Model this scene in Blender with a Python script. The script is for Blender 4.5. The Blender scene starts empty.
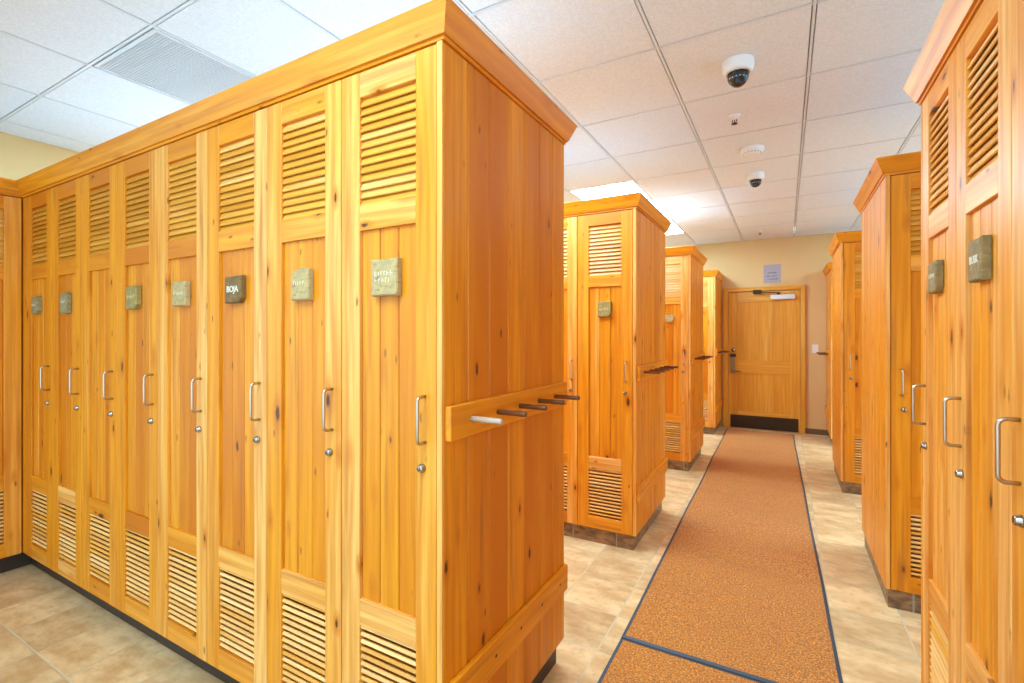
import bpy, math, random
from mathutils import Vector, Matrix, noise

sc = bpy.context.scene
COL = sc.collection
R = math.radians
rnd = random.Random(11)

# ------------------------------------------------------------------ world, view
wd = bpy.data.worlds.new('world')
sc.world = wd
wd.use_nodes = True
wd.node_tree.nodes['Background'].inputs[0].default_value = (0.66, 1.0, 1.30, 1)
wd.node_tree.nodes['Background'].inputs[1].default_value = 2.2
sc.view_settings.view_transform = 'Standard'
sc.view_settings.look = 'None'
sc.view_settings.gamma = 1
sc.view_settings.exposure = 0.12
sc.view_settings.use_curve_mapping = False
try:
    sc.cycles.use_denoising = True
    sc.cycles.max_bounces = 14
    sc.cycles.diffuse_bounces = 8
    sc.cycles.sample_clamp_indirect = 6
except Exception:
    pass


# ------------------------------------------------------------------ node helpers
class NT:
    def __init__(s, name):
        s.m = bpy.data.materials.new(name)
        s.m.use_nodes = True
        s.t = s.m.node_tree
        s.b = s.t.nodes['Principled BSDF']

    def n(s, kind, **kw):
        nd = s.t.nodes.new(kind)
        for k, v in kw.items():
            setattr(nd, k, v)
        return nd

    def put(s, sock, v):
        if hasattr(v, 'is_linked') or isinstance(v, bpy.types.NodeSocket):
            s.t.links.new(v, sock)
        else:
            sock.default_value = v

    def math(s, op, a, b=0.0, c=None, clamp=False):
        nd = s.n('ShaderNodeMath', operation=op, use_clamp=clamp)
        s.put(nd.inputs[0], a)
        s.put(nd.inputs[1], b)
        if c is not None:
            s.put(nd.inputs[2], c)
        return nd.outputs[0]

    def vmul(s, v, w):
        nd = s.n('ShaderNodeVectorMath', operation='MULTIPLY')
        s.put(nd.inputs[0], v)
        s.put(nd.inputs[1], w)
        return nd.outputs[0]

    def vadd(s, v, w):
        nd = s.n('ShaderNodeVectorMath', operation='ADD')
        s.put(nd.inputs[0], v)
        s.put(nd.inputs[1], w)
        return nd.outputs[0]

    def noise(s, vec, scale=1.0, detail=3.0, rough=0.5):
        nd = s.n('ShaderNodeTexNoise')
        s.put(nd.inputs['Vector'], vec)
        nd.inputs['Scale'].default_value = scale
        nd.inputs['Detail'].default_value = detail
        nd.inputs['Roughness'].default_value = rough
        return nd.outputs[0]

    def mix(s, fac, a, b, blend='MIX'):
        nd = s.n('ShaderNodeMix', data_type='RGBA', blend_type=blend)
        s.put(nd.inputs[0], fac)
        s.put(nd.inputs[6], a)
        s.put(nd.inputs[7], b)
        return nd.outputs[2]

    def ramp(s, fac, lo, hi):
        nd = s.n('ShaderNodeMapRange', interpolation_type='SMOOTHSTEP')
        s.put(nd.inputs[0], fac)
        s.put(nd.inputs[1], lo)
        s.put(nd.inputs[2], hi)
        return nd.outputs[0]

    def bump(s, h, strength, dist):
        nd = s.n('ShaderNodeBump')
        nd.inputs['Strength'].default_value = strength
        nd.inputs['Distance'].default_value = dist
        s.put(nd.inputs['Height'], h)
        s.t.links.new(nd.outputs[0], s.b.inputs['Normal'])

    def set(s, **kw):
        for k, v in kw.items():
            s.put(s.b.inputs[k.replace('_', ' ')], v)
        return s.m


def lin(r, g, b):
    f = lambda c: (c / 255) / 12.92 if c / 255 < 0.04045 else ((c / 255 + 0.055) / 1.055) ** 2.4
    return (f(r), f(g), f(b), 1)


def plain(name, col, rough=0.5, metal=0.0, bump=0.0, bscale=200, var=0.06):
    m = NT(name)
    tc = m.n('ShaderNodeTexCoord').outputs['Object']
    nz = m.noise(tc, 30, 3)
    dark = tuple(c * (1 - var * 2) for c in col[:3]) + (1,)
    m.set(Base_Color=m.mix(nz, dark, col), Roughness=rough, Metallic=metal)
    if bump:
        m.bump(m.noise(tc, bscale, 3), bump, 0.002)
    return m.m


# ------------------------------------------------------------------ materials
def wood_material(name, pale, honey, deep, knot=(0.07, 0.018, 0.004, 1), rough=0.42, knots=True):
    m = NT(name)
    gc = m.n('ShaderNodeAttribute', attribute_name='grain').outputs['Vector']
    tone = m.n('ShaderNodeAttribute', attribute_name='tone').outputs['Fac']
    broad = m.noise(m.vmul(gc, (0.9, 6, 6)), 1, 2)
    fine = m.noise(m.vmul(gc, (3.0, 130, 130)), 1, 3, 0.6)
    mid = m.noise(m.vmul(gc, (1.3, 34, 34)), 1, 3, 0.55)
    # growth lines: distorted bands running along the board
    sep = m.n('ShaderNodeSeparateXYZ')
    m.put(sep.inputs[0], gc)
    w = m.math('MULTIPLY_ADD', broad, 26.0, m.math('MULTIPLY', sep.outputs[1], 150.0))
    band = m.math('MULTIPLY_ADD', m.math('SINE', w), 0.5, 0.5)
    g = m.math('ADD', m.math('MULTIPLY', fine, 0.35), m.math('MULTIPLY', mid, 0.55))
    g = m.math('ADD', g, m.math('MULTIPLY', band, 0.10))
    g = m.ramp(g, 0.32, 0.70)
    tb = m.math('MULTIPLY_ADD', m.math('SUBTRACT', broad, 0.5), 1.0, tone)
    c1 = m.mix(m.ramp(tb, 0.0, 0.55), deep, honey)
    c2 = m.mix(m.ramp(tb, 0.5, 1.05), c1, pale)
    dk = m.mix(0.72, c2, deep)
    col = m.mix(g, dk, c2)
    if knots:
        vo = m.n('ShaderNodeTexVoronoi', feature='F1', voronoi_dimensions='3D')
        wob = m.n('ShaderNodeTexNoise')
        m.put(wob.inputs['Vector'], m.vmul(gc, (14, 40, 5)))
        kv = m.vadd(m.vmul(gc, (4.0, 10.0, 2.0)), m.vmul(wob.outputs['Color'], (0.10, 0.10, 0.0)))
        m.put(vo.inputs['Vector'], kv)
        vo.inputs['Scale'].default_value = 1
        sp = m.n('ShaderNodeSeparateColor')
        m.put(sp.inputs[0], vo.outputs['Color'])
        d = vo.outputs['Distance']
        has = m.math('GREATER_THAN', sp.outputs[0], 0.08)
        rad = m.math('MULTIPLY_ADD', sp.outputs[1], 0.075, 0.05)
        q = m.math('DIVIDE', d, rad)
        core = m.math('MULTIPLY', m.math('SUBTRACT', 1.0, m.ramp(q, 0.55, 1.15)), has)
        halo = m.math('MULTIPLY', m.math('SUBTRACT', 1.0, m.ramp(q, 0.9, 3.2)), has)
        col = m.mix(m.math('MULTIPLY', halo, 0.75), col, deep)
        col = m.mix(m.math('MULTIPLY', core, 0.95), col, knot)
        # pin knots
        vp = m.n('ShaderNodeTexVoronoi', feature='F1', voronoi_dimensions='3D')
        m.put(vp.inputs['Vector'], m.vadd(m.vmul(gc, (8.0, 22.0, 3.0)), m.vmul(wob.outputs['Color'], (0.2, 0.2, 0.0))))
        vp.inputs['Scale'].default_value = 1
        s2 = m.n('ShaderNodeSeparateColor')
        m.put(s2.inputs[0], vp.outputs['Color'])
        pin = m.math('MULTIPLY', m.math('SUBTRACT', 1.0, m.ramp(vp.outputs['Distance'], 0.05, 0.17)), m.math('GREATER_THAN', s2.outputs[0], 0.66))
        col = m.mix(m.math('MULTIPLY', pin, 0.8), col, (0.22, 0.055, 0.006, 1))
        # brown mineral streaks
        st = m.ramp(m.noise(m.vadd(m.vmul(gc, (1.6, 30, 30)), (7, 3, 1)), 1, 3), 0.56, 0.74)
        col = m.mix(m.math('MULTIPLY', st, 0.45), col, (0.33, 0.10, 0.018, 1))
    m.set(Base_Color=col, Roughness=m.math('MULTIPLY_ADD', fine, 0.12, rough - 0.06),
          Specular_IOR_Level=0.3, Coat_Weight=0.04, Coat_Roughness=0.2)
    m.bump(g, 0.06, 0.002)
    return m.m


PALE = (0.92, 0.51, 0.14, 1)
HONEY = (0.82, 0.31, 0.009, 1)
DEEP = (0.57, 0.15, 0.002, 1)
WOOD = wood_material('knotty_wood', PALE, HONEY, DEEP)
SLAT = wood_material('slat_wood', (0.90, 0.56, 0.20, 1), (0.82, 0.39, 0.05, 1), (0.56, 0.20, 0.010, 1), knots=False)
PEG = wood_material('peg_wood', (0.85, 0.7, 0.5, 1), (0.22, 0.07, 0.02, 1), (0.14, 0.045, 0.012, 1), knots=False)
DOORWOOD = wood_material('door_veneer', (0.86, 0.54, 0.13, 1), (0.80, 0.38, 0.03, 1), (0.58, 0.22, 0.008, 1), knots=False)
STEEL = plain('satin_steel', (0.56, 0.45, 0.33, 1), 0.30, 1.0)
CHROME = plain('chrome', (0.44, 0.39, 0.33, 1), 0.25, 1.0)
BRONZE = plain('dark_bronze', (0.07, 0.045, 0.022, 1), 0.38, 0.7, var=0.25)
BLACK = plain('black_plastic', (0.012, 0.012, 0.013, 1), 0.3)
SMOKED = plain('smoked_dome', (0.03, 0.03, 0.035, 1), 0.08)
WHITE = plain('white_plastic', (0.80, 0.79, 0.76, 1), 0.4, var=0.02)
SILVER = plain('closer_paint', (0.72, 0.72, 0.68, 1), 0.35, 0.2)
GRIDM = plain('white_grid_metal', (0.66, 0.68, 0.69, 1), 0.45, var=0.02)
DUCT = plain('duct_grey', (0.34, 0.34, 0.35, 1), 0.8)
FILTER = plain('pale_grey_filter', (0.50, 0.54, 0.58, 1), 0.8)
BOUNCE_BOARD = plain('pale_bounce_board', (0.66, 0.70, 0.74, 1), 0.6)  # unseen locker tops, kept neutral to bounce light onto the ceiling
TOEKICK = plain('shaded_brown_base', (0.045, 0.022, 0.010, 1), 0.5, var=0.2)  # brown of the plinth, darkened further to carry the toe-kick shade
INK = plain('ink', (0.10, 0.09, 0.11, 1), 0.7)
PAPER = plain('sign_paper', (0.40, 0.36, 0.40, 1), 0.5, var=0.08)
LETTER = plain('letter_white', (0.74, 0.66, 0.48, 1), 0.6)
RUBBER = plain('mat_rubber_edge', (0.045, 0.065, 0.085, 1), 0.6)


def stone(name, a, b, c):
    m = NT(name)
    tc = m.n('ShaderNodeTexCoord').outputs['Object']
    n1 = m.noise(tc, 45, 4, 0.6)
    n2 = m.noise(m.vmul(tc, (1, 1, 3.5)), 38, 3)
    col = m.mix(m.ramp(n1, 0.35, 0.65), a, b)
    col = m.mix(m.math('MULTIPLY', m.ramp(n2, 0.56, 0.72), 0.8), col, c)
    m.set(Base_Color=col, Roughness=0.75)
    m.bump(m.math('ADD', n1, m.noise(tc, 160, 3)), 0.6, 0.004)
    return m.m


ST_PALE = stone('pale_green_stone', (0.50, 0.35, 0.125, 1), (0.40, 0.28, 0.12, 1), (0.28, 0.14, 0.05, 1))
ST_GREY = stone('grey_stone', (0.340, 0.266, 0.105, 1), (0.220, 0.171, 0.068, 1), (0.380, 0.257, 0.074, 1))
ST_BROWN = stone('brown_stone', (0.220, 0.114, 0.028, 1), (0.150, 0.081, 0.022, 1), (0.290, 0.152, 0.037, 1))
ST_MOSS = stone('mossy_stone', (0.360, 0.247, 0.053, 1), (0.250, 0.171, 0.043, 1), (0.460, 0.323, 0.093, 1))
ST_TAUPE = stone('taupe_stone', (0.300, 0.199, 0.062, 1), (0.210, 0.142, 0.046, 1), (0.380, 0.257, 0.081, 1))


def tile_floor():
    m = NT('stone_floor_tile')
    pos = m.n('ShaderNodeNewGeometry').outputs['Position']
    sp = m.n('ShaderNodeSeparateXYZ')
    m.put(sp.inputs[0], pos)
    P = 0.30
    ux = m.math('DIVIDE', m.math('ADD', sp.outputs[0], 0.71 + 30), P)
    uy = m.math('DIVIDE', m.math('ADD', sp.outputs[1], -0.80 + 30), P)
    ex = m.math('ABSOLUTE', m.math('SUBTRACT', m.math('FRACT', ux), 0.5))
    ey = m.math('ABSOLUTE', m.math('SUBTRACT', m.math('FRACT', uy), 0.5))
    e = m.math('MAXIMUM', ex, ey)
    wob = m.math('MULTIPLY_ADD', m.noise(pos, 30, 2), 0.008, -0.004)
    grout = m.ramp(m.math('ADD', e, wob), 0.484, 0.490)
    cb = m.n('ShaderNodeCombineXYZ')
    m.put(cb.inputs[0], m.math('FLOOR', ux))
    m.put(cb.inputs[1], m.math('FLOOR', uy))
    wn = m.n('ShaderNodeTexWhiteNoise', noise_dimensions='3D')
    m.put(wn.inputs['Vector'], cb.outputs[0])
    off = m.vmul(wn.outputs['Color'], (20, 20, 20))
    pv = m.vadd(pos, off)
    n1 = m.noise(m.vmul(pv, (5, 9, 5)), 1, 5, 0.62)
    n2 = m.noise(pv, 22, 4, 0.6)
    col = m.mix(m.ramp(n1, 0.3, 0.7), lin(192, 150, 98), lin(226, 194, 142))
    col = m.mix(m.math('MULTIPLY', m.ramp(n2, 0.5, 0.75), 0.45), col, lin(168, 126, 82))
    tv = m.math('MULTIPLY_ADD', wn.outputs['Value'], 0.22, 0.90)
    vm = m.n('ShaderNodeVectorMath', operation='SCALE')
    m.put(vm.inputs[0], col)
    m.put(vm.inputs['Scale'], tv)
    col = m.mix(grout, vm.outputs[0], lin(200, 178, 138))
    m.set(Base_Color=col, Roughness=m.math('MULTIPLY_ADD', grout, 0.4, 0.36))
    h = m.math('SUBTRACT', m.math('MULTIPLY', n1, 0.4), m.math('MULTIPLY', grout, 1.0))
    m.bump(h, 0.35, 0.004)
    return m.m


def plinth_tile():
    m = NT('plinth_stone_tile')
    pos = m.n('ShaderNodeNewGeometry').outputs['Position']
    sp = m.n('ShaderNodeSeparateXYZ')
    m.put(sp.inputs[0], pos)
    u = m.math('DIVIDE', m.math('ADD', m.math('ADD', sp.outputs[0], sp.outputs[1]), 30), 0.30)
    e = m.math('ABSOLUTE', m.math('SUBTRACT', m.math('FRACT', u), 0.5))
    gr = m.ramp(e, 0.482, 0.490)
    n1 = m.noise(m.vmul(pos, (14, 14, 30)), 1, 4, 0.6)
    col = m.mix(m.ramp(n1, 0.3, 0.7), lin(96, 66, 40), lin(158, 118, 76))
    col = m.mix(gr, col, lin(150, 136, 112))
    m.set(Base_Color=col, Roughness=0.45)
    m.bump(n1, 0.2, 0.003)
    return m.m


def ceiling_tile():
    m = NT('mineral_fibre_tile')
    tc = m.n('ShaderNodeNewGeometry').outputs['Position']
    n1 = m.noise(tc, 90, 4, 0.65)
    n2 = m.noise(tc, 260, 2, 0.6)
    col = m.mix(m.ramp(n1, 0.40, 0.62), (0.70, 0.72, 0.735, 1), (0.77, 0.79, 0.805, 1))
    col = m.mix(m.math('MULTIPLY', m.ramp(n2, 0.66, 0.74), 0.35), col, (0.50, 0.48, 0.46, 1))
    m.set(Base_Color=col, Roughness=0.9)
    m.bump(n1, 0.25, 0.003)
    return m.m


def wall_paint():
    m = NT('tan_wall_paint')
    tc = m.n('ShaderNodeNewGeometry').outputs['Position']
    n1 = m.noise(tc, 2.0, 2)
    col = m.mix(n1, (0.66, 0.435, 0.175, 1), (0.70, 0.47, 0.195, 1))
    m.set(Base_Color=col, Roughness=0.6)
    m.bump(m.noise(tc, 320, 2), 0.12, 0.001)
    return m.m


def carpet():
    m = NT('brown_carpet_mat')
    tc = m.n('ShaderNodeNewGeometry').outputs['Position']
    n1 = m.noise(tc, 130, 3, 0.75)
    n2 = m.noise(tc, 45, 3, 0.65)
    n3 = m.noise(m.vmul(tc, (1.5, 5, 1)), 1, 3)
    col = m.mix(m.ramp(n1, 0.37, 0.65), lin(128, 70, 14), lin(228, 148, 50))
    col = m.mix(m.math('MULTIPLY', m.ramp(n2, 0.42, 0.68), 0.5), col, lin(180, 102, 26))
    col = m.mix(m.math('MULTIPLY', m.ramp(n3, 0.5, 0.75), 0.25), col, lin(156, 86, 20))
    m.set(Base_Color=col, Roughness=0.95, Sheen_Weight=0.1)
    m.bump(m.math('ADD', n1, n2), 0.7, 0.005)
    return m.m


FLOOR = tile_floor()
PLINTH = plinth_tile()
CTILE = ceiling_tile()
WALL = wall_paint()
CARPET = carpet()
BASEB = plain('brown_base_tile', lin(118, 84, 56), 0.5, var=0.12)


def lamp(name, strength):
    m = NT(name)
    tc = m.n('ShaderNodeTexCoord').outputs['Object']
    nz = m.noise(tc, 60, 1)
    m.set(Base_Color=(0.9, 0.9, 0.9, 1), Roughness=0.4,
          Emission_Color=m.mix(nz, (0.65, 1.0, 1.30, 1), (0.66, 1.01, 1.32, 1)), Emission_Strength=strength)
    return m.m


LAMP = lamp('troffer_diffuser', 24.0)


# ------------------------------------------------------------------ mesh builder
class MB:
    """collects shapes into ONE mesh with a grain vector and a tone per corner"""
    def __init__(s):
        s.v, s.f = [], []
        s.g, s.t = [], []

    def poly(s, pts, faces, along=0, tone=0.5, mat=0, smooth=False, xf=None, convex=True, oth=None):
        ax = {'x': 0, 'y': 1, 'z': 2}.get(along, along)
        o = [rnd.uniform(0, 40) for _ in range(3)]
        k = len(s.v)
        c = Vector((0, 0, 0))
        for p in pts:
            c += Vector(p)
        c /= len(pts)
        if oth is None:
            oth = [i for i in range(3) if i != ax]
        for p in pts:
            p = Vector(p)
            s.g.append((p[ax] + o[0], p[oth[0]] + o[1], p[oth[1]] + o[2]))
            s.t.append(tone)
            s.v.append(tuple(xf @ p) if xf is not None else tuple(p))
        for f in faces:
            f = list(f)
            if convex:
                a, b, d = (Vector(pts[f[0]]), Vector(pts[f[1]]), Vector(pts[f[2]]))
                nrm = (b - a).cross(d - a)
                mid = sum((Vector(pts[i]) for i in f), Vector()) / len(f)
                if nrm.dot(mid - c) < 0:
                    f.reverse()
            s.f.append(([k + i for i in f], mat, smooth))

    def box(s, x0, x1, y0, y1, z0, z1, along='z', tone=None, ch=0.0012, mat=0, xf=None):
        if tone is None:
            tone = rnd.uniform(0.15, 0.75)
        h = ((x1 - x0) / 2, (y1 - y0) / 2, (z1 - z0) / 2)
        c = ((x0 + x1) / 2, (y0 + y1) / 2, (z0 + z1) / 2)
        ch = min(ch, min(h) * 0.6)
        pts, idx = [], {}
        for sx in (-1, 1):
            for sy in (-1, 1):
                for sz in (-1, 1):
                    sg = (sx, sy, sz)
                    for a in range(3):
                        idx[(sg, a)] = len(pts)
                        pts.append(tuple(c[i] + sg[i] * (h[i] if i == a else h[i] - ch) for i in range(3)))
        fs = []
        for a in range(3):
            b, d = [i for i in range(3) if i != a]
            for sa in (-1, 1):
                r = []
                for sb, sd in ((-1, -1), (1, -1), (1, 1), (-1, 1)):
                    sg = [0, 0, 0]
                    sg[a], sg[b], sg[d] = sa, sb, sd
                    r.append(idx[(tuple(sg), a)])
                fs.append(r)
            for sb in (-1, 1):
                for sd in (-1, 1):
                    q = []
                    for sa, w in ((-1, b), (1, b), (1, d), (-1, d)):
                        sg = [0, 0, 0]
                        sg[a], sg[b], sg[d] = sa, sb, sd
                        q.append(idx[(tuple(sg), w)])
                    fs.append(q)
        for sx in (-1, 1):
            for sy in (-1, 1):
                for sz in (-1, 1):
                    fs.append([idx[((sx, sy, sz), a)] for a in range(3)])
        ax = {'x': 0, 'y': 1, 'z': 2}[along]
        oth = sorted([i for i in range(3) if i != ax], key=lambda i: -h[i])   # across the face first, thickness last
        s.poly(pts, fs, along, tone, mat, False, xf, True, oth)

    def lathe(s, prof, n=20, xf=None, mat=0, tone=0.5, smooth=True):
        """prof: (radius, z) list turned about z"""
        pts, fs = [], []
        for r, z in prof:
            for i in range(n):
                a = 2 * math.pi * i / n
                pts.append((r * math.cos(a), r * math.sin(a), z))
        for j in range(len(prof) - 1):
            for i in range(n):
                k = (i + 1) % n
                fs.append([j * n + i, j * n + k, (j + 1) * n + k, (j + 1) * n + i])
        up = prof[-1][1] >= prof[0][1]
        if not up:
            fs = [f[::-1] for f in fs]
        a, b = list(range(n)), [(len(prof) - 1) * n + i for i in range(n)]
        fs.append(a[::-1] if up else a)
        fs.append(b if up else b[::-1])
        s.poly(pts, fs, 2, tone, mat, smooth, xf, convex=False)

    def tube(s, path, r, n=10, mat=0, xf=None):
        pts, fs = [], []
        P = [Vector(p) for p in path]
        for i, p in enumerate(P):
            d = (P[min(i + 1, len(P) - 1)] - P[max(i - 1, 0)]).normalized()
            u = d.cross(Vector((1, 0, 0)))
            if u.length < 0.1:
                u = d.cross(Vector((0, 1, 0)))
            u.normalize()
            w = d.cross(u)
            for k in range(n):
                a = 2 * math.pi * k / n
                pts.append(tuple(p + u * (r * math.cos(a)) + w * (r * math.sin(a))))
        for i in range(len(P) - 1):
            for k in range(n):
                l = (k + 1) % n
                fs.append([i * n + k, i * n + l, (i + 1) * n + l, (i + 1) * n + k])
        fs.append(list(range(n))[::-1])
        fs.append([(len(P) - 1) * n + k for k in range(n)])
        s.poly(pts, fs, 0, 0.5, mat, True, xf, convex=False)

    def prism(s, outline, y0, y1, inset=0.0, mat=0, along=0, tone=0.5, xf=None):
        """outline in (x,z); front face at y0 (towards the viewer), optional chamfered front"""
        n = len(outline)
        cx = sum(p[0] for p in outline) / n
        cz = sum(p[1] for p in outline) / n
        rings = [(y1, 1.0), (y0 + inset, 1.0)]
        if inset:
            w = max(abs(p[0] - cx) for p in outline)
            rings.append((y0, 1.0 - inset / w))
        pts, fs = [], []
        for y, k in rings:
            for x, z in outline:
                pts.append((cx + (x - cx) * k, y, cz + (z - cz) * k))
        for j in range(len(rings) - 1):
            for i in range(n):
                k = (i + 1) % n
                fs.append([j * n + i, j * n + k, (j + 1) * n + k, (j + 1) * n + i])
        fs.append(list(range(n)))
        fs.append([(len(rings) - 1) * n + i for i in range(n)])
        s.poly(pts, fs, along, tone, mat, False, xf)

    def build(s, name, mats, parent=None, loc=None):
        me = bpy.data.meshes.new(name)
        me.from_pydata(s.v, [], [f[0] for f in s.f])
        if not isinstance(mats, (list, tuple)):
            mats = [mats]
        for m in mats:
            me.materials.append(m)
        me.polygons.foreach_set('material_index', [f[1] for f in s.f])
        me.polygons.foreach_set('use_smooth', [f[2] for f in s.f])
        ga = me.attributes.new('grain', 'FLOAT_VECTOR', 'POINT')
        ga.data.foreach_set('vector', [c for g in s.g for c in g])
        ta = me.attributes.new('tone', 'FLOAT', 'POINT')
        ta.data.foreach_set('value', s.t)
        me.update()
        o = bpy.data.objects.new(name, me)
        COL.objects.link(o)
        if parent is not None:
            o.parent = parent
        if loc is not None:
            o.location = loc
        return o


def thing(name, label, cat, loc=(0, 0, 0), rz=0.0, group=None, kind=None):
    o = bpy.data.objects.new(name, None)
    COL.objects.link(o)
    o.location = loc
    o.rotation_euler = (0, 0, rz)
    o.empty_display_size = 0.1
    tag(o, label, cat, group, kind)
    return o


def tag(o, label, cat, group=None, kind=None):
    o['label'] = label
    o['category'] = cat
    if group:
        o['group'] = group
    if kind:
        o['kind'] = kind


def text_mesh(name, body, size, parent, mat, loc, rot=(R(90), 0, 0)):
    cu = bpy.data.curves.new(name, 'FONT')
    cu.body = body
    cu.size = size
    cu.align_x = 'CENTER'
    cu.align_y = 'CENTER'
    cu.extrude = 0.0008
    cu.offset = size * 0.02
    tmp = bpy.data.objects.new('tmp_text', cu)
    COL.objects.link(tmp)
    dg = bpy.context.evaluated_depsgraph_get()
    me = bpy.data.meshes.new_from_object(tmp.evaluated_get(dg))
    bpy.data.objects.remove(tmp)
    me.name = name
    me.materials.clear()
    me.materials.append(mat)
    M = Matrix.Translation(loc) @ Matrix.Rotation(rot[0], 4, 'X')
    return me, M


# ------------------------------------------------------------------ dimensions
CEIL = 2.751
FAR = 7.85
XL, XR, YB = -4.65, 3.4, -3.0
ZB, ZT = 0.10, 2.168           # locker bottom and top
PITCH = 0.374

# ------------------------------------------------------------------ the setting
def slab(name, x0, x1, y0, y1, z0, z1, mat):
    b = MB()
    b.box(x0, x1, y0, y1, z0, z1, ch=0.0002)
    o = b.build(name, mat)
    o['kind'] = 'structure'
    return o


slab('floor', XL - 0.1, XR + 0.1, YB - 0.1, FAR + 0.1, -0.1, 0, FLOOR)
slab('wall_left', XL - 0.1, XL, -0.6, FAR + 0.1, 0, CEIL + 0.05, WALL)
slab('wall_far', XL, XR, FAR, FAR + 0.1, 0, CEIL + 0.05, WALL)
slab('baseboard_far', 0.243, XR, FAR - 0.012, FAR, 0, 0.075, BASEB)
slab('baseboard_left', XL, XL + 0.012, 2.0, FAR, 0, 0.075, BASEB)

# ceiling: square lay-in tiles between T bars, holes where the lights and the return grille sit
TW = 0.642
X0C = -0.534 - TW * 7
Y0C = 1.085 - TW * 7
gx = [X0C + TW * i for i in range(0, 15)]
gy = [Y0C + TW * i for i in range(0, 20)]
LIGHTS = []                      # troffers seen over the aisles, then unseen ones added for fill light
def cell(x, y):
    return (int(math.floor((x - X0C) / TW + 1e-6)), int(math.floor((y - Y0C) / TW + 1e-6)))
for x, y in [(-1.5, 1.9), (-1.5, 4.4), (-1.5, 5.7), (-0.9, -0.7),
             (-3.4, 1.9), (-3.4, 4.4), (-3.4, 5.7), (2.3, 4.4), (2.3, 5.7)]:
    LIGHTS.append(cell(x, y))
holes = set()
for i, j in LIGHTS:
    holes |= {(i, j), (i, j + 1)}
VENT = cell(-2.78, 1.4)
holes.add(VENT)
cb = MB()
for i in range(len(gx) - 1):
    for j in range(len(gy) - 1):
        if (i, j) in holes:
            continue
        x0, x1, y0, y1 = max(gx[i], XL), min(gx[i + 1], XR), max(gy[j], YB), min(gy[j + 1], FAR)
        if x1 - x0 < 0.03 or y1 - y0 < 0.03:
            continue
        cb.box(x0 + 0.0100, x1 - 0.0100, y0 + 0.0100, y1 - 0.0100, CEIL, CEIL + 0.016, 'x', 0.5, 0.0015)
for x in gx:
    if XL < x < XR:
        cb.box(x - 0.006, x + 0.006, YB, FAR, CEIL - 0.002, CEIL + 0.012, 'y', 0.5, 0.0005, 1)
for y in gy:
    if YB < y < FAR:
        cb.box(XL, XR, y - 0.006, y + 0.006, CEIL - 0.0018, CEIL + 0.0118, 'x', 0.5, 0.0005, 1)
cb.box(XL - 0.1, XR + 0.1, YB - 0.1, FAR + 0.1, CEIL + 0.16, CEIL + 0.2, 'x', 0.5, 0.001, 2)
ceiling = cb.build('ceiling', [CTILE, GRIDM, DUCT])
ceiling['kind'] = 'structure'

LIGHT_LABELS = {
    0: 'recessed ceiling light just above the pegged end of the long locker row',
    1: 'bright ceiling light panel showing above the second locker island',
    2: 'ceiling light panel glowing between the second and third islands',
}
for n, (i, j) in enumerate(LIGHTS):
    x0, x1, y0, y1 = gx[i] + 0.010, gx[i + 1] - 0.010, gy[j] + 0.010, gy[j + 2] - 0.010
    cx, cy = (x0 + x1) / 2, (y0 + y1) / 2
    hx, hy = (x1 - x0) / 2, (y1 - y0) / 2
    t = thing('ceiling_light', LIGHT_LABELS.get(n, 'recessed ceiling light panel out of view, added for fill'),
              'ceiling light', (cx, cy, CEIL), 0, 'recessed ceiling light panels')
    b = MB()
    for a in (-1, 1):
        b.box(min(a * hx, a * (hx - 0.010)), max(a * hx, a * (hx - 0.010)), -hy, hy, 0.0, 0.03, 'y', 0.5)
        b.box(-hx + 0.010, hx - 0.010, min(a * hy, a * (hy - 0.010)), max(a * hy, a * (hy - 0.010)), 0.0, 0.03, 'x', 0.5)
    b.box(-hx, hx, -hy, hy, 0.05, 0.1, 'x', 0.5)
    b.build('frame', GRIDM, t)
    b = MB()
    b.box(-hx + 0.010, hx - 0.010, -hy + 0.010, hy - 0.010, 0.006, 0.012, 'x', 0.5)
    b.build('diffuser', LAMP, t)

# return air grille
i, j = VENT
vx, vy, vh = (gx[i] + gx[i + 1]) / 2, (gy[j] + gy[j + 1]) / 2, TW / 2 - 0.014
t = thing('air_vent', 'square perforated return air grille in the ceiling above the long locker row', 'air vent', (vx, vy, CEIL))
b = MB()
for a in (-1, 1):
    b.box(min(a * vh, a * (vh - 0.018)), max(a * vh, a * (vh - 0.018)), -vh, vh, -0.002, 0.02, 'y', 0.5)
    b.box(-vh + 0.018, vh - 0.018, min(a * vh, a * (vh - 0.018)), max(a * vh, a * (vh - 0.018)), -0.002, 0.02, 'x', 0.5)
b.build('frame', GRIDM, t)
b = MB()
nb = 46
for k in range(1, nb):
    p = -vh + 0.018 + (2 * vh - 0.036) * k / nb
    b.box(p - 0.0018, p + 0.0018, -vh + 0.018, vh - 0.018, 0.001, 0.013, 'y', 0.5, 0.0003)
    b.box(-vh + 0.018, vh - 0.018, p - 0.0018, p + 0.0018, 0.0012, 0.0128, 'x', 0.5, 0.0003)
b.build('grille', GRIDM, t)
b = MB()
b.box(-vh, vh, -vh, vh, 0.055, 0.065, 'x', 0.5)
b.build('backing', FILTER, t)


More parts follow.
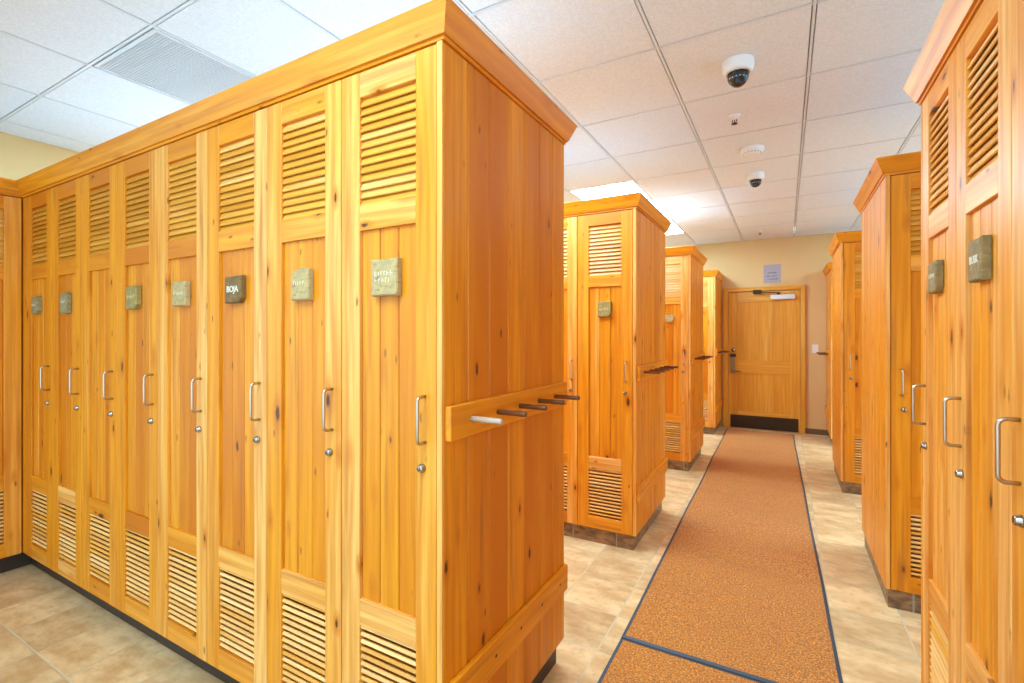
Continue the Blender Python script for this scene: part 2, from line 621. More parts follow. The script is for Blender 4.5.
# ------------------------------------------------------------------ lockers
def plate_outline(w, h, kind):
    hw, hh = w / 2, h / 2
    if kind == 'cut':
        base = [(-hw, -hh), (0, -hh * 1.02), (hw, -hh), (hw * 1.02, 0), (hw, hh * 0.9), (hw * 0.4, hh), (-hw * 0.3, hh * 0.95), (-hw, hh * 0.66)]
    elif kind == 'round':
        base = [(hw * math.cos(a) * (1 + 0.08 * math.sin(3 * a)), hh * math.sin(a) * (1 + 0.10 * math.cos(2 * a)))
                for a in [2 * math.pi * k / 12 for k in range(12)]]
    elif kind == 'chip':
        base = [(-hw, -hh), (hw * 0.65, -hh * 0.98), (hw, -hh * 0.62), (hw * 0.98, 0.1 * hh), (hw, hh), (0, hh * 0.97), (-hw * 0.98, hh * 0.95), (-hw, 0)]
    else:
        base = [(-hw * 0.97, -hh), (0, -hh * 0.97), (hw * 0.96, -hh), (hw, -hh * 0.3), (hw * 0.97, hh * 0.4), (hw, hh), (0.1 * hw, hh * 0.97), (-hw, hh), (-hw * 0.98, 0.2 * hh)]
    return base


def door_parts(root, w, tones, side, plate, seed):
    """a tall louvred frame-and-board door; local x along the row, y into the locker, front at y=0"""
    r = random.Random(seed)
    T = lambda k, lo=0.18, hi=0.72: tones.get(k, r.uniform(lo, hi))
    th = 0.022
    x0, x1 = 0.0018, w - 0.0018
    sl, sr = 0.079, w - 0.075
    z = dict(b=ZB, lb=0.178, lt=0.490, pb=0.570, pt=1.685, ub=1.762, ut=2.089, t=ZT - 0.003)
    b = MB()
    b.box(x0, sl, 0, th, z['b'], z['t'], 'z', T('stile_a'), 0.0012)
    b.box(sr, x1, 0, th, z['b'], z['t'], 'z', T('stile_b'), 0.0012)
    # each rail sits a hair behind the stiles, as framed doors do
    for k, za, zb in (('bot', z['b'], z['lb']), ('low', z['lt'], z['pb']), ('mid', z['pt'], z['ub']), ('top', z['ut'], z['t'])):
        b.box(sl, sr, 0.0003, th, za, zb, 'x', T(k), 0.0012)
    n = 3
    bw = (sr - sl) / n
    for k in range(n):
        b.box(sl + bw * k + 0.0011, sl + bw * (k + 1) - 0.0011, 0.0105, 0.019, z['pb'] - 0.004, z['pt'] + 0.004, 'z',
              T('board%d' % k, 0.12, 0.62), 0.0032)
    b.box(sl, sr, 0.0185, 0.0205, z['pb'] - 0.004, z['pt'] + 0.004, 'z', 0.2, 0.0003)
    door = b.build('door', WOOD, root)
    for za, zb, ns, key in ((z['ub'], z['ut'], 13, 'slat_up'), (z['lb'], z['lt'], 14, 'slat_low')):
        lb = MB()
        p = (zb - za) / ns
        base = tones.get(key, r.uniform(0.35, 0.75) if key == 'slat_up' else 0.9)
        for k in range(ns):
            zc = za + p * (k + 0.5)
            tn = base + r.uniform(-0.28, 0.28)
            if key == 'slat_up':      # steep slats, outer edge low, each lapping the next
                xf = Matrix.Translation((0, 0.0125, zc)) @ Matrix.Rotation(R(-25), 4, 'X')
                lb.box(sl + 0.0004, sr - 0.0004, -0.0032, 0.0032, -p * 0.73, p * 0.73, 'x', tn, 0.0016, 0, xf)
            else:                     # thin flat slats, outer edge tipped up
                xf = Matrix.Translation((0, 0.0190, zc)) @ Matrix.Rotation(R(-30), 4, 'X')
                lb.box(sl + 0.0004, sr - 0.0004, -0.017, 0.017, -0.0057, 0.0057, 'x', tn, 0.0018, 0, xf)
        lb.build('louver', SLAT, door)
    hx = (sr + x1) / 2 - 0.002 if side > 0 else (x0 + sl) / 2 + 0.002
    za, zb, pr, rad = 1.072, 1.200, 0.033, 0.0046
    path = [(hx, 0.0, za), (hx, -pr * 0.6, za)]
    for k in range(1, 6):
        a = math.pi / 2 * k / 5
        path.append((hx, -pr * 0.6 - 0.013 * math.sin(a), za + 0.013 * (1 - math.cos(a))))
    path.append((hx, -pr, zb - 0.013))
    for k in range(1, 6):
        a = math.pi / 2 * k / 5
        path.append((hx, -pr * 0.6 - 0.013 * math.cos(a), zb - 0.013 + 0.013 * math.sin(a)))
    path.append((hx, 0.0, zb))
    b = MB()
    b.tube(path, rad, 10)
    h = b.build('handle', STEEL, door)
    h['label'] = 'satin steel bow handle'
    lx = hx - 0.010 * side
    b = MB()
    xf = Matrix.Translation((lx, 0, 1.0)) @ Matrix.Rotation(R(90), 4, 'X')
    b.lathe([(0.0125, 0.0), (0.0125, 0.004), (0.0105, 0.006), (0.010, 0.011), (0.0085, 0.013), (0.001, 0.013)], 18, xf)
    b.box(lx - 0.0014, lx + 0.0014, -0.0134, -0.0128, 0.995, 1.005, mat=1)
    k = b.build('lock', [CHROME, BLACK], door)
    k['label'] = 'round chrome cam lock'
    if plate:
        px, pz = plate.get('x', (sl + sr) / 2), plate.get('z', 1.537)
        pw, ph = plate.get('w', 0.098), plate.get('h', 0.102)
        pt = plate.get('t', 0.021)
        mat = plate['mat']
        b = MB()
        ol = [(px + a, pz + c) for a, c in plate_outline(pw, ph, plate.get('kind', 'square'))]
        b.prism(ol, 0.0088 - pt, 0.0088, 0.004)
        yf = 0.0088 - pt
        if plate.get('text'):
            me, M = text_mesh('lettering', plate['text'], plate.get('size', 0.034), None, LETTER, (px, yf - 0.0003, pz + plate.get('tz', 0)))
            me.transform(M)
            base = len(b.v)
            for v in me.vertices:
                b.v.append(tuple(v.co)); b.g.append((0, 0, 0)); b.t.append(0.5)
            for pl in me.polygons:
                b.f.append(([base + q for q in pl.vertices], 1, False))
            bpy.data.meshes.remove(me)
        else:
            # worn engraved strokes that cannot be read
            for row, zz in enumerate(plate.get('rows', [0.004])):
                x = px - pw * 0.34
                while x < px + pw * 0.30:
                    sw = r.uniform(0.006, 0.012)
                    sh = r.uniform(0.008, 0.015)
                    b.box(x, x + 0.0022, yf - 0.0006, yf + 0.001, pz + zz - sh / 2, pz + zz + sh / 2, mat=1, ch=0.0003)
                    if r.random() < 0.7:
                        zo = r.choice((-sh / 2, 0, sh / 2))
                        b.box(x, x + sw * 0.8, yf - 0.0006, yf + 0.001, pz + zz + zo - 0.001, pz + zz + zo + 0.001, mat=1, ch=0.0003)
                    x += sw + 0.003
        pl = b.build('nameplate', [mat, LETTER], door)
        pl['label'] = plate.get('label', 'carved stone nameplate')


def locker(label, loc, rz, side, depth, tones=None, plate=None, group=None, seed=0, w=PITCH):
    t = thing('locker', label, 'locker', loc, rz, group)
    b = MB()
    y0, y1 = 0.024, depth
    b.box(0.0008, 0.016, y0, y1, ZB, ZT - 0.004, 'z', 0.35)
    b.box(w - 0.016, w - 0.0008, y0, y1, ZB, ZT - 0.004, 'z', 0.35)
    b.box(0.016, w - 0.016, y0, y1, ZB, ZB + 0.018, 'y', 0.35)
    b.box(0.016, w - 0.016, y0, y1, ZT - 0.022, ZT - 0.004, 'y', 0.35)
    b.box(0.016, w - 0.016, y0 + 0.02, y1, 1.715, 1.733, 'y', 0.35)
    b.box(0.016, w - 0.016, y1 - 0.012, y1, ZB + 0.018, ZT - 0.022, 'z', 0.35)
    b.build('carcass', WOOD, t)
    door_parts(t, w, tones or {}, side, plate, seed)
    return t


def offset_path(path, o, closed=False):
    """offset a polyline to its right-hand side by o, mitred"""
    out = []
    n = len(path)
    for i, p in enumerate(path):
        p = Vector(p)
        ds = []
        if i > 0 or closed:
            ds.append((p - Vector(path[i - 1])).normalized())
        if i < n - 1 or closed:
            ds.append((Vector(path[(i + 1) % n]) - p).normalized())
        ns = [Vector((d.y, -d.x)) for d in ds]
        if len(ns) == 1:
            q = p + ns[0] * o
        else:
            m = (ns[0] + ns[1])
            m = m / max(m.length_squared, 1e-6) * 2
            q = p + m * o
        out.append(q)
    return out


def crown(label, path, group='crown mouldings on the locker banks', closed=False, tone=None, tops=()):
    """raked board on a thin cleat, swept along the outer edge of a bank of lockers; path runs with the outside on its right"""
    prof_main = [(0.012, 2.180), (0.042, 2.252), (0.027, 2.259), (-0.022, 2.190), (-0.022, 2.1798)]
    prof_lip = [(0.0045, 2.1685), (0.0045, 2.181), (-0.02, 2.181), (-0.02, 2.1685)]
    b = MB()
    n = len(path)
    for prof, tn in ((prof_main, tone), (prof_lip, None)):
        rings = [offset_path(path, o, closed) for o, _ in prof]
        m = len(prof)
        segs = range(n if closed else n - 1)
        for i in segs:
            k = (i + 1) % n
            pts = [(rings[q][i].x, rings[q][i].y, prof[q][1]) for q in range(m)]
            pts += [(rings[q][k].x, rings[q][k].y, prof[q][1]) for q in range(m)]
            fs = [[q, (q + 1) % m, m + (q + 1) % m, m + q] for q in range(m)] + [list(range(m)), [m + q for q in range(m)]]
            d = Vector(path[k]) - Vector(path[i])
            ax = 0 if abs(d.x) > abs(d.y) else 1
            b.poly(pts, fs, ax, rnd.uniform(0.35, 0.6) if tn is None else tn, 0, oth=[2, 1 - ax])
    for x0, x1, y0, y1 in tops:          # unseen board added against light leaks, pale to bounce light up
        b.box(x0, x1, y0, y1, ZT + 0.0005, ZT + 0.0125, 'x', 0.3, mat=1)
    o = b.build('crown_moulding', [WOOD, BOUNCE_BOARD])
    tag(o, label, 'crown moulding', group, 'thing')
    return o


def end_panel(label, X, y0, y1, face, hooks=True, kick=True, group='end panels of the locker banks', nb=7, tonebase=0.32, first_peg_lit=False):
    """boarded end of a bank: face=+1 looks to +X, -1 to -X; outer face at X"""
    t = thing('end_panel', label, 'end panel', (X, y0, 0), 0, group)
    L = y1 - y0
    th = 0.021
    s = lambda a, c: (min(a * face, c * face), max(a * face, c * face))
    b = MB()
    xa, xb = s(-th, 0)
    w = L / nb
    for k in range(nb):
        b.box(xa, xb, w * k + 0.0012, w * (k + 1) - 0.0012, ZB, ZT, 'z', tonebase + rnd.uniform(-0.12, 0.14), 0.0040)
    xa, xb = s(-th - 0.0008, -th)
    b.box(xa, xb, 0.0, L, ZB, ZT, 'z', 0.5, 0.0005)
    # front edge of the boards, its bright lighting put into a pale tone
    xa, xb = s(-th + 0.0015, -0.0012)
    b.box(xa, xb, -0.0022, 0.001, ZB, ZT, 'z', 0.85, 0.0006)
    b.build('panel', WOOD, t)
    if hooks:
        b = MB()
        xa, xb = s(0, 0.020)
        b.box(xa, xb, 0.008, L - 0.015, 1.080, 1.176, 'y', 0.42, 0.0025)
        rail = b.build('hook_rail', WOOD, t)
        for k in range(5):
            yc = (0.111 + 0.1475 * k) * L / 0.84
            b = MB()
            xf = Matrix.Translation((0.019 * face, yc, 1.129)) @ Matrix.Rotation(R(90 * face), 4, 'Y')
            b.lathe([(0.0085, 0.0), (0.0085, 0.098), (0.0072, 0.1015), (0.001, 0.102)], 14, xf, tone=0.72 if (k == 0 and first_peg_lit) else 0.3)  # highlight on the first peg put into a paler tone
            pg = b.build('peg', PEG, rail)
            if k == 0 and first_peg_lit:
                pg['label'] = 'wooden peg with its highlight painted pale'
    if kick:
        b = MB()
        xa, xb = s(0, 0.018)
        b.box(xa, xb, 0.012, L - 0.004, 0.314, 0.416, 'y', 0.55, 0.0025)
        for k in range(5):
            yc = L * (0.1 + 0.2 * k)
            b.lathe([(0.006, 0.0), (0.006, 0.0004), (0.001, 0.0005)], 10,
                    Matrix.Translation((0.0181 * face, yc, 0.365)) @ Matrix.Rotation(R(90 * face), 4, 'Y'), mat=1)
        b.build('bump_rail', [WOOD, BRONZE], t)
    return t


def plinth(label, x0, x1, y0, y1, group='stone plinths under the lockers', mat=None):
    b = MB()
    b.box(x0, x1, y0, y1, 0, ZB, 'x', 0.5, 0.001)
    o = b.build('plinth', mat or PLINTH)
    tag(o, label, 'plinth', group, 'thing')
    return o


# ---- the long row facing the camera side, from the inside corner to the aisle
XE, YF, YBK = -0.805, 1.045, 1.868
x_first = -0.827 - PITCH * 8
G = 'lockers of the long row'
P8 = dict(mat=ST_PALE, w=0.104, h=0.108, rows=[0.012, -0.008], label='pale green carved stone nameplate')
ROW = [
    ('knotty wood locker in the inside corner at the end of the long row',
     dict(mat=ST_GREY, w=0.085, h=0.10, kind='chip', rows=[0.0], x=0.16, label='small grey stone nameplate'),
     dict(top=0.1, slat_up=0.15, mid=0.2, stile_a=0.35, stile_b=0.45)),
    ('second locker from the inside corner in the long row, with a chipped dark grey nameplate',
     dict(mat=ST_GREY, w=0.085, h=0.11, kind='cut', rows=[0.006], x=0.18, label='dark grey chipped stone nameplate'),
     dict(top=0.12, slat_up=0.15, mid=0.25, stile_a=0.4, stile_b=0.45)),
    ('long-row locker with no nameplate on its door', None,
     dict(top=0.12, slat_up=0.2, mid=0.3, stile_a=0.5, stile_b=0.45)),
    ('long-row locker with a grey-brown two-tone nameplate and a dark lower rail',
     dict(mat=ST_MOSS, w=0.095, h=0.105, kind='chip', rows=[0.004], x=0.165, label='two-tone grey-brown stone nameplate'),
     dict(low=-0.1, mid=0.1, top=0.25, stile_a=0.5, stile_b=0.65, slat_up=0.3)),
    ('long-row locker with a plain pale square nameplate',
     dict(mat=ST_PALE, w=0.10, h=0.10, kind='square', rows=[0.002], label='pale square stone nameplate'),
     dict(mid=0.12, top=0.35, stile_a=0.7, stile_b=0.8, low=0.5, slat_up=0.4)),
    ('long-row locker with the dark brown nameplate in white lettering',
     dict(mat=ST_BROWN, w=0.10, h=0.10, kind='chip', text='BOJA', size=0.031, label='dark brown stone nameplate with white lettering'),
     dict(mid=0.6, top=0.5, stile_a=0.6, stile_b=0.95, low=0.6, slat_up=0.4)),
    ('long-row locker with a pale slanted-top nameplate, next to the end locker',
     dict(mat=ST_PALE, w=0.088, h=0.105, kind='cut', rows=[0.004], label='pale slanted-top stone nameplate'),
     dict(mid=0.6, top=0.8, stile_a=0.6, stile_b=0.75, low=0.85, slat_up=0.45)),
    ('end locker of the long row by the pegged end panel, with a pale green nameplate',
     P8, dict(mid=0.85, top=0.92, stile_a=0.85, stile_b=0.6, low=1.0, slat_up=0.5, board0=0.35, board1=0.5, board2=0.28)),
]
for k, (lab, plate, tones) in enumerate(ROW):
    locker(lab, (x_first + PITCH * k, YF, 0), 0, 1, YBK - YF - 0.004, tones, plate, G, 100 + k)
end_panel('boarded end panel of the long locker row with pegs, beside the brown mat', XE, YF - 0.001, YBK, 1, first_peg_lit=True, tonebase=0.26)

# filler between the first door and the corner, behind it the bank standing against the wall
b = MB()
b.box(-3.872, x_first, YF + 0.001, YF + 0.022, ZB, ZT, 'z', 0.5)
b.box(-4.64, -3.872, YF + 0.004, YF + 0.022, ZB, ZT, 'z', 0.5)
o = b.build('filler_panel', WOOD)
tag(o, 'narrow wooden filler strip in the inside corner of the long row', 'filler panel')
GL = 'lockers against the tan wall'
locker('locker meeting the long row at the inside corner, only its edge in view', (-3.872, YF - 0.003 - PITCH, 0), R(90), -1, 0.74,
       dict(stile_b=0.7), None, GL, 141)
locker('locker against the tan wall, second from the inside corner', (-3.872, YF - 0.003 - PITCH * 2, 0), R(90), -1, 0.74, {}, None, GL, 142)
crown('crown moulding along the top of the long locker row and its corner',
      [(-3.872, YF - 0.003 - PITCH * 2), (-3.872, YF), (XE, YF), (XE, YBK), (XE - 3.0, YBK)], tone=0.5,
      tops=[(-4.64, XE - 0.021, YF + 0.021, YBK), (-4.64, -3.872 - 0.021, YF - 0.003 - PITCH * 2, YF + 0.02)])
plinth('recessed brown plinth under the long locker row, toe-kick shade in its colour', -4.6, XE - 0.028, YF + 0.052, YBK - 0.02, mat=TOEKICK)
plinth('brown plinth under the lockers at the inside corner, toe-kick shade in its colour', -4.6, -3.872 - 0.052, YF - PITCH * 2, YF + 0.051, mat=TOEKICK)


# ---- islands on the pegged side of the mat
def island(X, y0, y1, count, side, labels, end_label, crown_label, plinth_label, group, seed, plates=None, hooks=True, tones=None, tonebase=0.34, closed_back=True):
    """side=-1: bank runs from X towards -X (end panel faces +X); side=+1: mirror"""
    plates = plates or {}
    tones = tones or {}
    for k in range(count):
        if side < 0:
            x = X - 0.022 - PITCH * (k + 1)
        else:
            x = X + 0.022 + PITCH * k
        locker(labels[k], (x, y0, 0), 0, 1 if side < 0 else -1, y1 - y0 - 0.004, tones.get(k), plates.get(k), group, seed + k)
    end_panel(end_label, X, y0 - 0.001, y1, -side, hooks, hooks, tonebase=tonebase)
    xe = X + side * (0.022 + PITCH * count)
    if side < 0:
        path = [(xe, y0), (X, y0), (X, y1), (xe, y1)]
    else:
        path = [(xe, y1), (X, y1), (X, y0), (xe, y0)]
    xa, xb = min(X - 0.021 * -side, xe), max(X - 0.021 * -side, xe)
    crown(crown_label, path, tops=[(xa, xb, y0 + 0.021, y1 - 0.021)])
    a, c = X + side * (0.025 if hooks else 0.014), xe
    plinth(plinth_label, min(a, c), max(a, c), y0 + 0.018, y1 - 0.015)


island(-0.815, 3.03, 3.885, 3, -1,
       ['end locker of the second island with a squat mossy stone nameplate',
        'second locker in from the pegged end of the second island, a sliver in view',
        'third locker in from the pegged end of the second island'],
       'pegged end panel of the second locker island beside the mat',
       'crown moulding around the top of the second locker island',
       'brown stone plinth under the second locker island', 'lockers of the second island', 200,
       {0: dict(mat=ST_MOSS, w=0.088, h=0.10, kind='chip', rows=[0.0], label='mossy stone nameplate')},
       tones={0: dict(low=1.0, mid=0.7, stile_a=0.5, stile_b=0.5, board0=0.5, board1=0.45, board2=0.5), 1: dict(stile_b=0.8)}, tonebase=0.42)
island(-0.820, 5.07, 5.93, 3, -1,
       ['end locker of the third island with a small rounded nameplate',
        'second locker in from the pegged end of the third island',
        'third locker in from the pegged end of the third island'],
       'pegged end panel of the third locker island beside the mat',
       'crown moulding around the top of the third locker island',
       'brown stone plinth under the third locker island', 'lockers of the third island', 220,
       {0: dict(mat=ST_PALE, w=0.10, h=0.09, kind='round', rows=[0.0], label='small rounded stone nameplate')},
       tones={0: dict(low=0.7, mid=0.8, top=0.9, stile_b=0.75, slat_up=0.8)}, tonebase=0.45)
island(-0.830, 7.12, 7.845, 2, -1,
       ['end locker of the last bank standing by the closed door',
        'second locker in from the end of the last bank by the closed door'],
       'narrow pegged end panel of the last bank next to the door frame',
       'crown moulding on the last bank next to the door frame',
       'stone plinth under the last bank next to the door frame', 'lockers of the last bank', 240,
       tones={0: dict(stile_b=0.9, top=0.85)}, tonebase=0.4)

# ---- the other side of the mat
island(0.437, 3.03, 3.885, 2, 1,
       ['locker behind the row with taupe nameplates, its handle close to the plain end panel',
        'inner locker hidden behind the row with taupe nameplates'],
       'plain boarded end panel without pegs, facing the second island across the mat',
       'crown moulding on the bank with the plain end panel facing the second island',
       'brown stone plinth under the bank facing the second island', 'lockers of the bank facing the second island', 300,
       hooks=False, tones={0: dict(stile_a=0.4, slat_up=0.3)}, tonebase=0.55)
island(0.420, 5.05, 5.90, 2, 1,
       ['locker of the bank facing the third island, partly hidden by a plain end panel',
        'inner locker of the bank facing the third island'],
       'plain boarded end panel without pegs, facing the third island across the mat',
       'crown moulding on the bank facing the third island across the mat',
       'brown stone plinth under the bank facing the third island', 'lockers of the bank facing the third island', 320,
       hooks=False, tones={0: dict(stile_a=0.5, slat_up=0.4)}, tonebase=0.55)
island(0.490, 7.08, 7.845, 2, 1,
       ['locker of the bank beside the light switch, mostly hidden',
        'inner locker of the bank beside the light switch'],
       'pegged end panel beside the light switch wall, mostly hidden',
       'crown moulding on the bank beside the light switch wall',
       'stone plinth under the bank beside the light switch wall', 'lockers of the bank beside the light switch', 340, tonebase=0.7)

# ---- row whose doors face the mat (taupe nameplates)
XF, YEND = 0.410, 2.155
GR = 'lockers facing the mat'
RL = [
    ('far end locker of the row facing the mat, with a narrow taupe nameplate',
     dict(mat=ST_TAUPE, w=0.085, h=0.098, kind='chip', rows=[0.004], x=0.170, z=1.550, t=0.020, label='narrow taupe stone nameplate')),
    ('locker facing the mat with a taupe nameplate lettered in white',
     dict(mat=ST_TAUPE, w=0.090, h=0.104, text='BUSK', size=0.026, x=0.186, z=1.552, t=0.020, label='taupe stone nameplate with white lettering')),
    ('locker facing the mat with a bare door and the largest steel handle in view', None),
    ('locker facing the mat beside the camera, out of view', None),
]
for k, (lab, plate) in enumerate(RL):
    locker(lab, (XF, YEND - 0.022 - PITCH * k, 0), R(-90), -1, 0.78,
           dict(stile_a=0.8, stile_b=0.8, top=0.7, mid=0.85, slat_up=0.7, low=0.8, board0=0.65, board1=0.6, board2=0.7), plate, GR, 400 + k)
yr = YEND - 0.022 - PITCH * 4
t = thing('end_panel', 'boarded end panel closing the row that faces the mat', 'end panel', (XF, YEND, 0), 0, 'end panels of the locker banks')
b = MB()
for k in range(6):
    b.box(0.78 / 6 * k, 0.78 / 6 * (k + 1), -0.021, 0, ZB, ZT, 'z', None, 0.0026)
b.build('panel', WOOD, t)
crown('crown moulding on top of the row facing the mat', [(XF + 0.78, YEND), (XF, YEND), (XF, yr)], tone=0.8, tops=[(XF + 0.021, XF + 0.78, yr, YEND - 0.021)])
plinth('stone plinth under the row facing the mat', XF + 0.03, XF + 0.78, yr, YEND - 0.02)

# ------------------------------------------------------------------ runner mats
def mat(label, cx0, cx1, y0, y1, w, wob):
    t = thing('runner_mat', label, 'mat', ((cx0 + cx1) / 2, (y0 + y1) / 2, 0), 0, 'brown runner mats')
    nx, ny = 22, int((y1 - y0) / 0.04)
    E = 0.013
    def pt(u, v):
        y = y0 + (y1 - y0) * v
        c = cx0 + (cx1 - cx0) * v
        j = wob * noise.noise(Vector((0.3 if u < 0.5 else 7.3, y * 1.1, 0)))
        x = c + (u - 0.5) * w + j
        return x, y
    def hz(x, y):
        return 0.009 + 0.0022 * noise.noise(Vector((x * 1.2, y * 3.2, 3))) + 0.0015 * noise.noise(Vector((x * 3, y * 7, 8)))
    ox, oy = t.location.x, t.location.y
    b = MB()
    pts, fs = [], []
    for jy in range(ny + 1):
        for ix in range(nx + 1):
            u = E / w + (1 - 2 * E / w) * ix / nx
            v = E / (y1 - y0) + (1 - 2 * E / (y1 - y0)) * jy / ny
            x, y = pt(u, v)
            pts.append((x - ox, y - oy, hz(x, y)))
    for jy in range(ny):
        for ix in range(nx):
            k = jy * (nx + 1) + ix
            fs.append([k, k + 1, k + nx + 2, k + nx + 1])
    b.poly(pts, fs, 1, 0.5, 0, True, convex=False)
    b.build('pile', CARPET, t)
    b = MB()
    ring = [(0, j / ny) for j in range(ny + 1)] + [(i / nx, 1) for i in range(1, nx + 1)] + [(1, 1 - j / ny) for j in range(1, ny + 1)] + [(1 - i / nx, 0) for i in range(1, nx)]
    n = len(ring)
    pts = []
    for u, v in ring:
        x, y = pt(u, v)
        iu = min(max(u, (E + 0.002) / w), 1 - (E + 0.002) / w)
        iv = min(max(v, (E + 0.002) / (y1 - y0)), 1 - (E + 0.002) / (y1 - y0))
        xi, yi = pt(iu, iv)
        if u in (0, 1):
            xi = x + (E + 0.002) * (1 if u == 0 else -1)
            yi = min(max(y, y0 + E), y1 - E)
        h = hz(xi, yi)
        pts += [(x - ox, y - oy, 0.0005), (x - ox, y - oy, 0.005), (xi - ox, yi - oy, h + 0.0012), (xi - ox, yi - oy, 0.001)]
    fs = []
    for i in range(n):
        k = (i + 1) % n
        for q in range(4):
            r_ = (q + 1) % 4
            fs.append([i * 4 + q, k * 4 + q, k * 4 + r_, i * 4 + r_])
    b.poly(pts, fs, 1, 0.5, 0, False, convex=False)
    b.build('rubber_border', RUBBER, t)


mat('long brown runner mat with dark rubber border leading to the door', -0.222, -0.318, 2.142, 7.66, 0.845, 0.006)
mat('second brown runner mat, its end butted against the long one', -0.205, -0.222, -1.2, 2.135, 0.842, 0.006)

# ------------------------------------------------------------------ the door in the far wall
d = bpy.data.objects.new('door_1', None)
COL.objects.link(d)
d.location = (-0.2725, FAR, 0)
d['kind'] = 'structure'
d['label'] = 'wide wooden door with dark kick plate at the end of the mat'
d['category'] = 'door'
dx = 0.2725
b = MB()
b.box(-0.800 + dx, -0.734 + dx, -0.045, 0.0, 0, 2.063, 'z', 0.55, 0.003)
b.box(0.190 + dx, 0.243 + dx, -0.045, 0.0, 0, 2.063, 'z', 0.65, 0.003)
b.box(-0.734 + dx, 0.190 + dx, -0.045, 0.0, 2.006, 2.063, 'x', 0.6, 0.003)
b.build('frame', DOORWOOD, d)
b = MB()
lx0, lx1 = -0.731 + dx, 0.187 + dx
yf, yb = -0.026, -0.002
b.box(lx0, -0.610 + dx, yf, yb, 0.008, 1.992, 'z', 0.40, 0.002)
b.box(0.060 + dx, lx1, yf, yb, 0.008, 1.992, 'z', 0.6, 0.002)
for za, zb, tn in ((0.008, 0.255, 0.6), (0.805, 1.000, 0.55), (1.850, 1.992, 0.8)):
    b.box(-0.610 + dx, 0.060 + dx, yf, yb, za, zb, 'x', tn, 0.002)
for za, zb, n in ((0.255, 0.805, 6), (1.0, 1.85, 6)):
    w = 0.67 / n
    for k in range(n):
        b.box(-0.610 + dx + w * k, -0.610 + dx + w * (k + 1), yf + 0.011, yb, za - 0.003, zb + 0.003, 'z', 0.35 + 0.3 * ((k * 37 % 7) / 7), 0.001)
leaf = b.build('leaf', DOORWOOD, d)
b = MB()
b.box(-0.705 + dx, 0.163 + dx, yf - 0.004, yf, 0.012, 0.197, 'x', 0.5, 0.001)
b.build('kick_plate', BRONZE, leaf)
b = MB()
b.box(-0.181 + dx, 0.125 + dx, yf - 0.055, yf, 1.872, 1.940, 'x', 0.5, 0.006)
b.box(-0.10 + dx, -0.06 + dx, yf - 0.045, yf - 0.02, 1.940, 1.975, mat=1)
xa = Matrix.Translation((-0.08 + dx, yf - 0.035, 1.972)) @ Matrix.Rotation(R(8), 4, 'Z')
b.box(-0.26, 0.0, -0.010, 0.010, -0.006, 0.006, 'x', 0.5, 0.002, 1, xa)
b.box(-0.40 + dx, -0.30 + dx, -0.072, -0.045, 1.960, 2.02, 'x', 0.5, 0.002, 1)
c = b.build('closer', [SILVER, BRONZE], leaf)
c['label'] = 'pale silver overhead door closer'
b = MB()
b.box(-0.705 + dx, -0.640 + dx, yf - 0.012, yf, 0.800, 1.045, 'z', 0.5, 0.004)
b.box(-0.708 + dx, -0.628 + dx, yf - 0.05, yf, 1.050, 1.092, 'z', 0.5, 0.004, 1)
b.lathe([(0.014, 0), (0.014, 0.05), (0.010, 0.055), (0.001, 0.056)], 14, Matrix.Translation((-0.672 + dx, yf, 0.84)) @ Matrix.Rotation(R(90), 4, 'X'))
b.tube([(-0.672 + dx, yf - 0.045, 0.84), (-0.62 + dx, yf - 0.05, 0.84), (-0.565 + dx, yf - 0.045, 0.838)], 0.009)
b.build('lever_lock', [plain('antique_brass', (0.30, 0.20, 0.09, 1), 0.35, 0.9), BLACK], leaf)
b = MB()
b.lathe([(0.030, 0), (0.030, 0.010), (0.022, 0.016), (0.020, 0.022), (0.001, 0.022)], 20, Matrix.Translation((-0.66 + dx, yf, 1.15)) @ Matrix.Rotation(R(90), 4, 'X'))
k = b.build('deadbolt', CHROME, leaf)
k['label'] = 'round nickel deadbolt'

# notice above the door, light switch
t = thing('wall_sign', 'small lilac-grey printed notice on the wall above the door', 'sign', (-0.160, FAR, 2.248))
b = MB()
b.box(-0.110, 0.110, -0.005, 0.0, -0.131, 0.131, 'x', 0.5, 0.001)
b.build('plate', PAPER, t)
b = MB()
rr = random.Random(5)
for row, (zz, hw) in enumerate(((0.012, 0.052), (-0.034, 0.074), (-0.078, 0.062))):
    x = -hw
    while x < hw:
        w = rr.uniform(0.007, 0.012)
        hh = rr.choice((0.009, 0.009, 0.013))
        b.box(x, x + 0.0035, -0.0056, -0.0048, zz - hh, zz + hh, 'x', 0.5, 0.0002)
        b.box(x, x + w, -0.0056, -0.0048, zz + rr.choice((-hh, 0.0, hh - 0.004)), zz + 0.004 + rr.choice((-0.004, 0, 0.004)), 'x', 0.5, 0.0002)
        x += w + 0.004
b.build('printed_lines', INK, t)

t = thing('light_switch', 'white light switch plate on the tan wall beside the door', 'light switch', (0.362, FAR, 1.18))
b = MB()
b.box(-0.037, 0.037, -0.006, 0, -0.058, 0.058, 'x', 0.5, 0.003)
b.build('cover_plate', WHITE, t)
b = MB()
b.box(-0.014, 0.014, -0.011, -0.005, -0.03, 0.03, 'x', 0.5, 0.002)
b.build('rocker', WHITE, t)

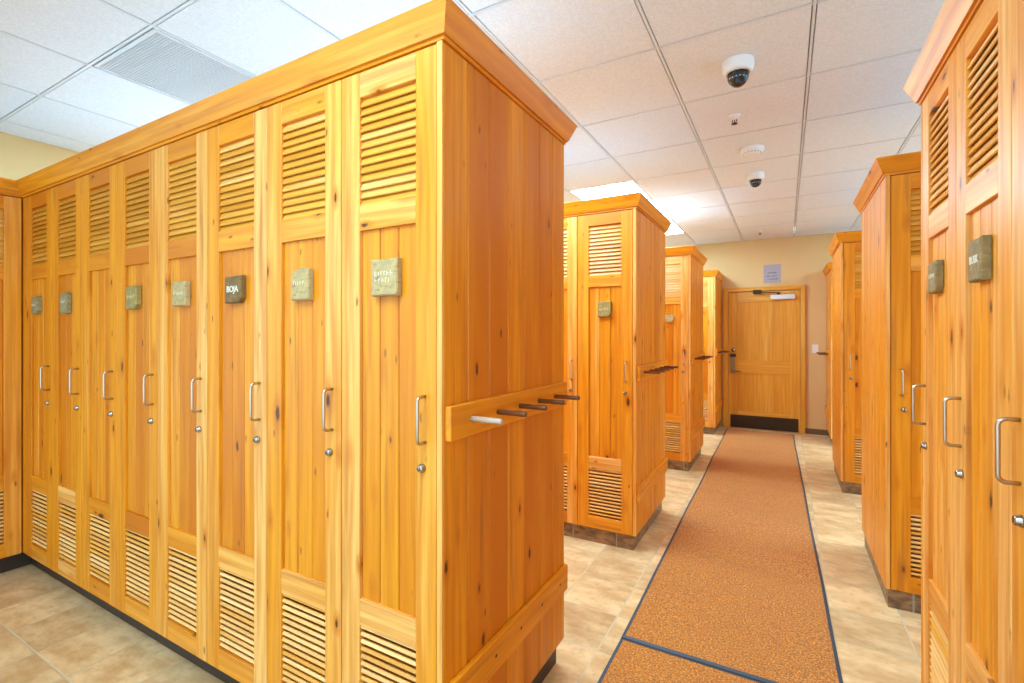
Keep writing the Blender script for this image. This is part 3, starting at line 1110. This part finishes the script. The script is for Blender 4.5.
# ------------------------------------------------------------------ ceiling devices
def dome_camera(label, x, y, s=1.0, turn=0):
    t = thing('dome_camera', label, 'security camera', (x, y, CEIL - 0.002), R(turn), 'ceiling dome cameras')
    b = MB()
    b.lathe([(0.073 * s, 0.008), (0.074 * s, -0.004), (0.073 * s, -0.036 * s), (0.066 * s, -0.052 * s), (0.054 * s, -0.060 * s), (0.050 * s, -0.056 * s), (0.001, -0.05 * s)], 32)
    b.build('housing', WHITE, t)
    b = MB()
    prof = [(0.050 * s, -0.056 * s)]
    for k in range(1, 9):
        a = math.pi / 2 * k / 8
        prof.append((max(0.050 * s * math.cos(a), 0.0008), -0.072 * s - 0.050 * s * math.sin(a)))
    b.lathe(prof, 28)
    dm = b.build('dome', SMOKED, t)
    b = MB()
    xf = Matrix.Translation((0.0, -0.026 * s, -0.098 * s)) @ Matrix.Rotation(R(125), 4, 'X')
    b.lathe([(0.020 * s, 0), (0.020 * s, 0.022 * s), (0.014 * s, 0.024 * s), (0.012 * s, 0.021 * s), (0.001, 0.021 * s)], 18, xf)
    for a in range(7):
        an = R(-160 + a * 22)
        xf = Matrix.Translation((0.044 * s * math.cos(an), 0.044 * s * math.sin(an), -0.084 * s))
        b.lathe([(0.0045 * s, 0.004), (0.0045 * s, -0.004), (0.001, -0.006)], 8, xf, mat=1)
    l = b.build('lens', [BLACK, STEEL], t)
    l['label'] = 'camera lens with a ring of small LEDs'


dome_camera('larger dome camera on the ceiling, before the sprinkler and smoke detector', -0.207, 2.69, 1.0, 20)
dome_camera('small dome camera on the ceiling past the smoke detector', -0.220, 4.63, 0.92, 20)

t = thing('smoke_detector', 'round white smoke detector on the ceiling between the dome cameras', 'smoke detector', (-0.212, 3.99, CEIL - 0.002))
b = MB()
b.lathe([(0.080, 0.008), (0.082, -0.010), (0.078, -0.022), (0.060, -0.030), (0.056, -0.040), (0.040, -0.044), (0.001, -0.045)], 32)
b.build('body', WHITE, t)
b = MB()
for k in range(16):
    a = 2 * math.pi * k / 16
    b.box(-0.006, 0.006, -0.001, 0.0015, -0.038, -0.031, mat=0, ch=0.0003,
          xf=Matrix.Rotation(a, 4, 'Z') @ Matrix.Translation((0, 0.0585, 0)))
b.build('vent_slots', DUCT, t)


def sprinkler(label, x, y):
    t = thing('sprinkler_head', label, 'sprinkler', (x, y, CEIL - 0.002), 0, 'ceiling sprinkler heads')
    b = MB()
    b.lathe([(0.036, 0.008), (0.036, -0.002), (0.024, -0.008), (0.014, -0.010), (0.010, -0.022), (0.001, -0.022)], 22)
    b.build('escutcheon', WHITE, t)
    b = MB()
    b.tube([(-0.010, 0, -0.02), (-0.014, 0, -0.032), (-0.004, 0, -0.045)], 0.0026, 8)
    b.tube([(0.010, 0, -0.02), (0.014, 0, -0.032), (0.004, 0, -0.045)], 0.0026, 8)
    b.lathe([(0.003, -0.02), (0.003, -0.04), (0.006, -0.046), (0.019, -0.0475), (0.019, -0.049), (0.001, -0.050)], 18)
    b.build('deflector', BRONZE, t)


sprinkler('small sprinkler head on the ceiling between larger dome camera and smoke detector', -0.278, 3.34)
sprinkler('tiny far sprinkler head on the ceiling in front of the door', -0.289, 7.18)

# ------------------------------------------------------------------ camera
cam = bpy.data.cameras.new('camera')
co = bpy.data.objects.new('camera', cam)
COL.objects.link(co)
cam.sensor_width = 36
cam.lens = 482.6 / 1024 * 36
cam.shift_y = -6.5 / 1024
cam.clip_start = 0.02
co.location = (0, 0, 1.37)
co.rotation_euler = (R(90), 0, R(29.5))
sc.camera = co
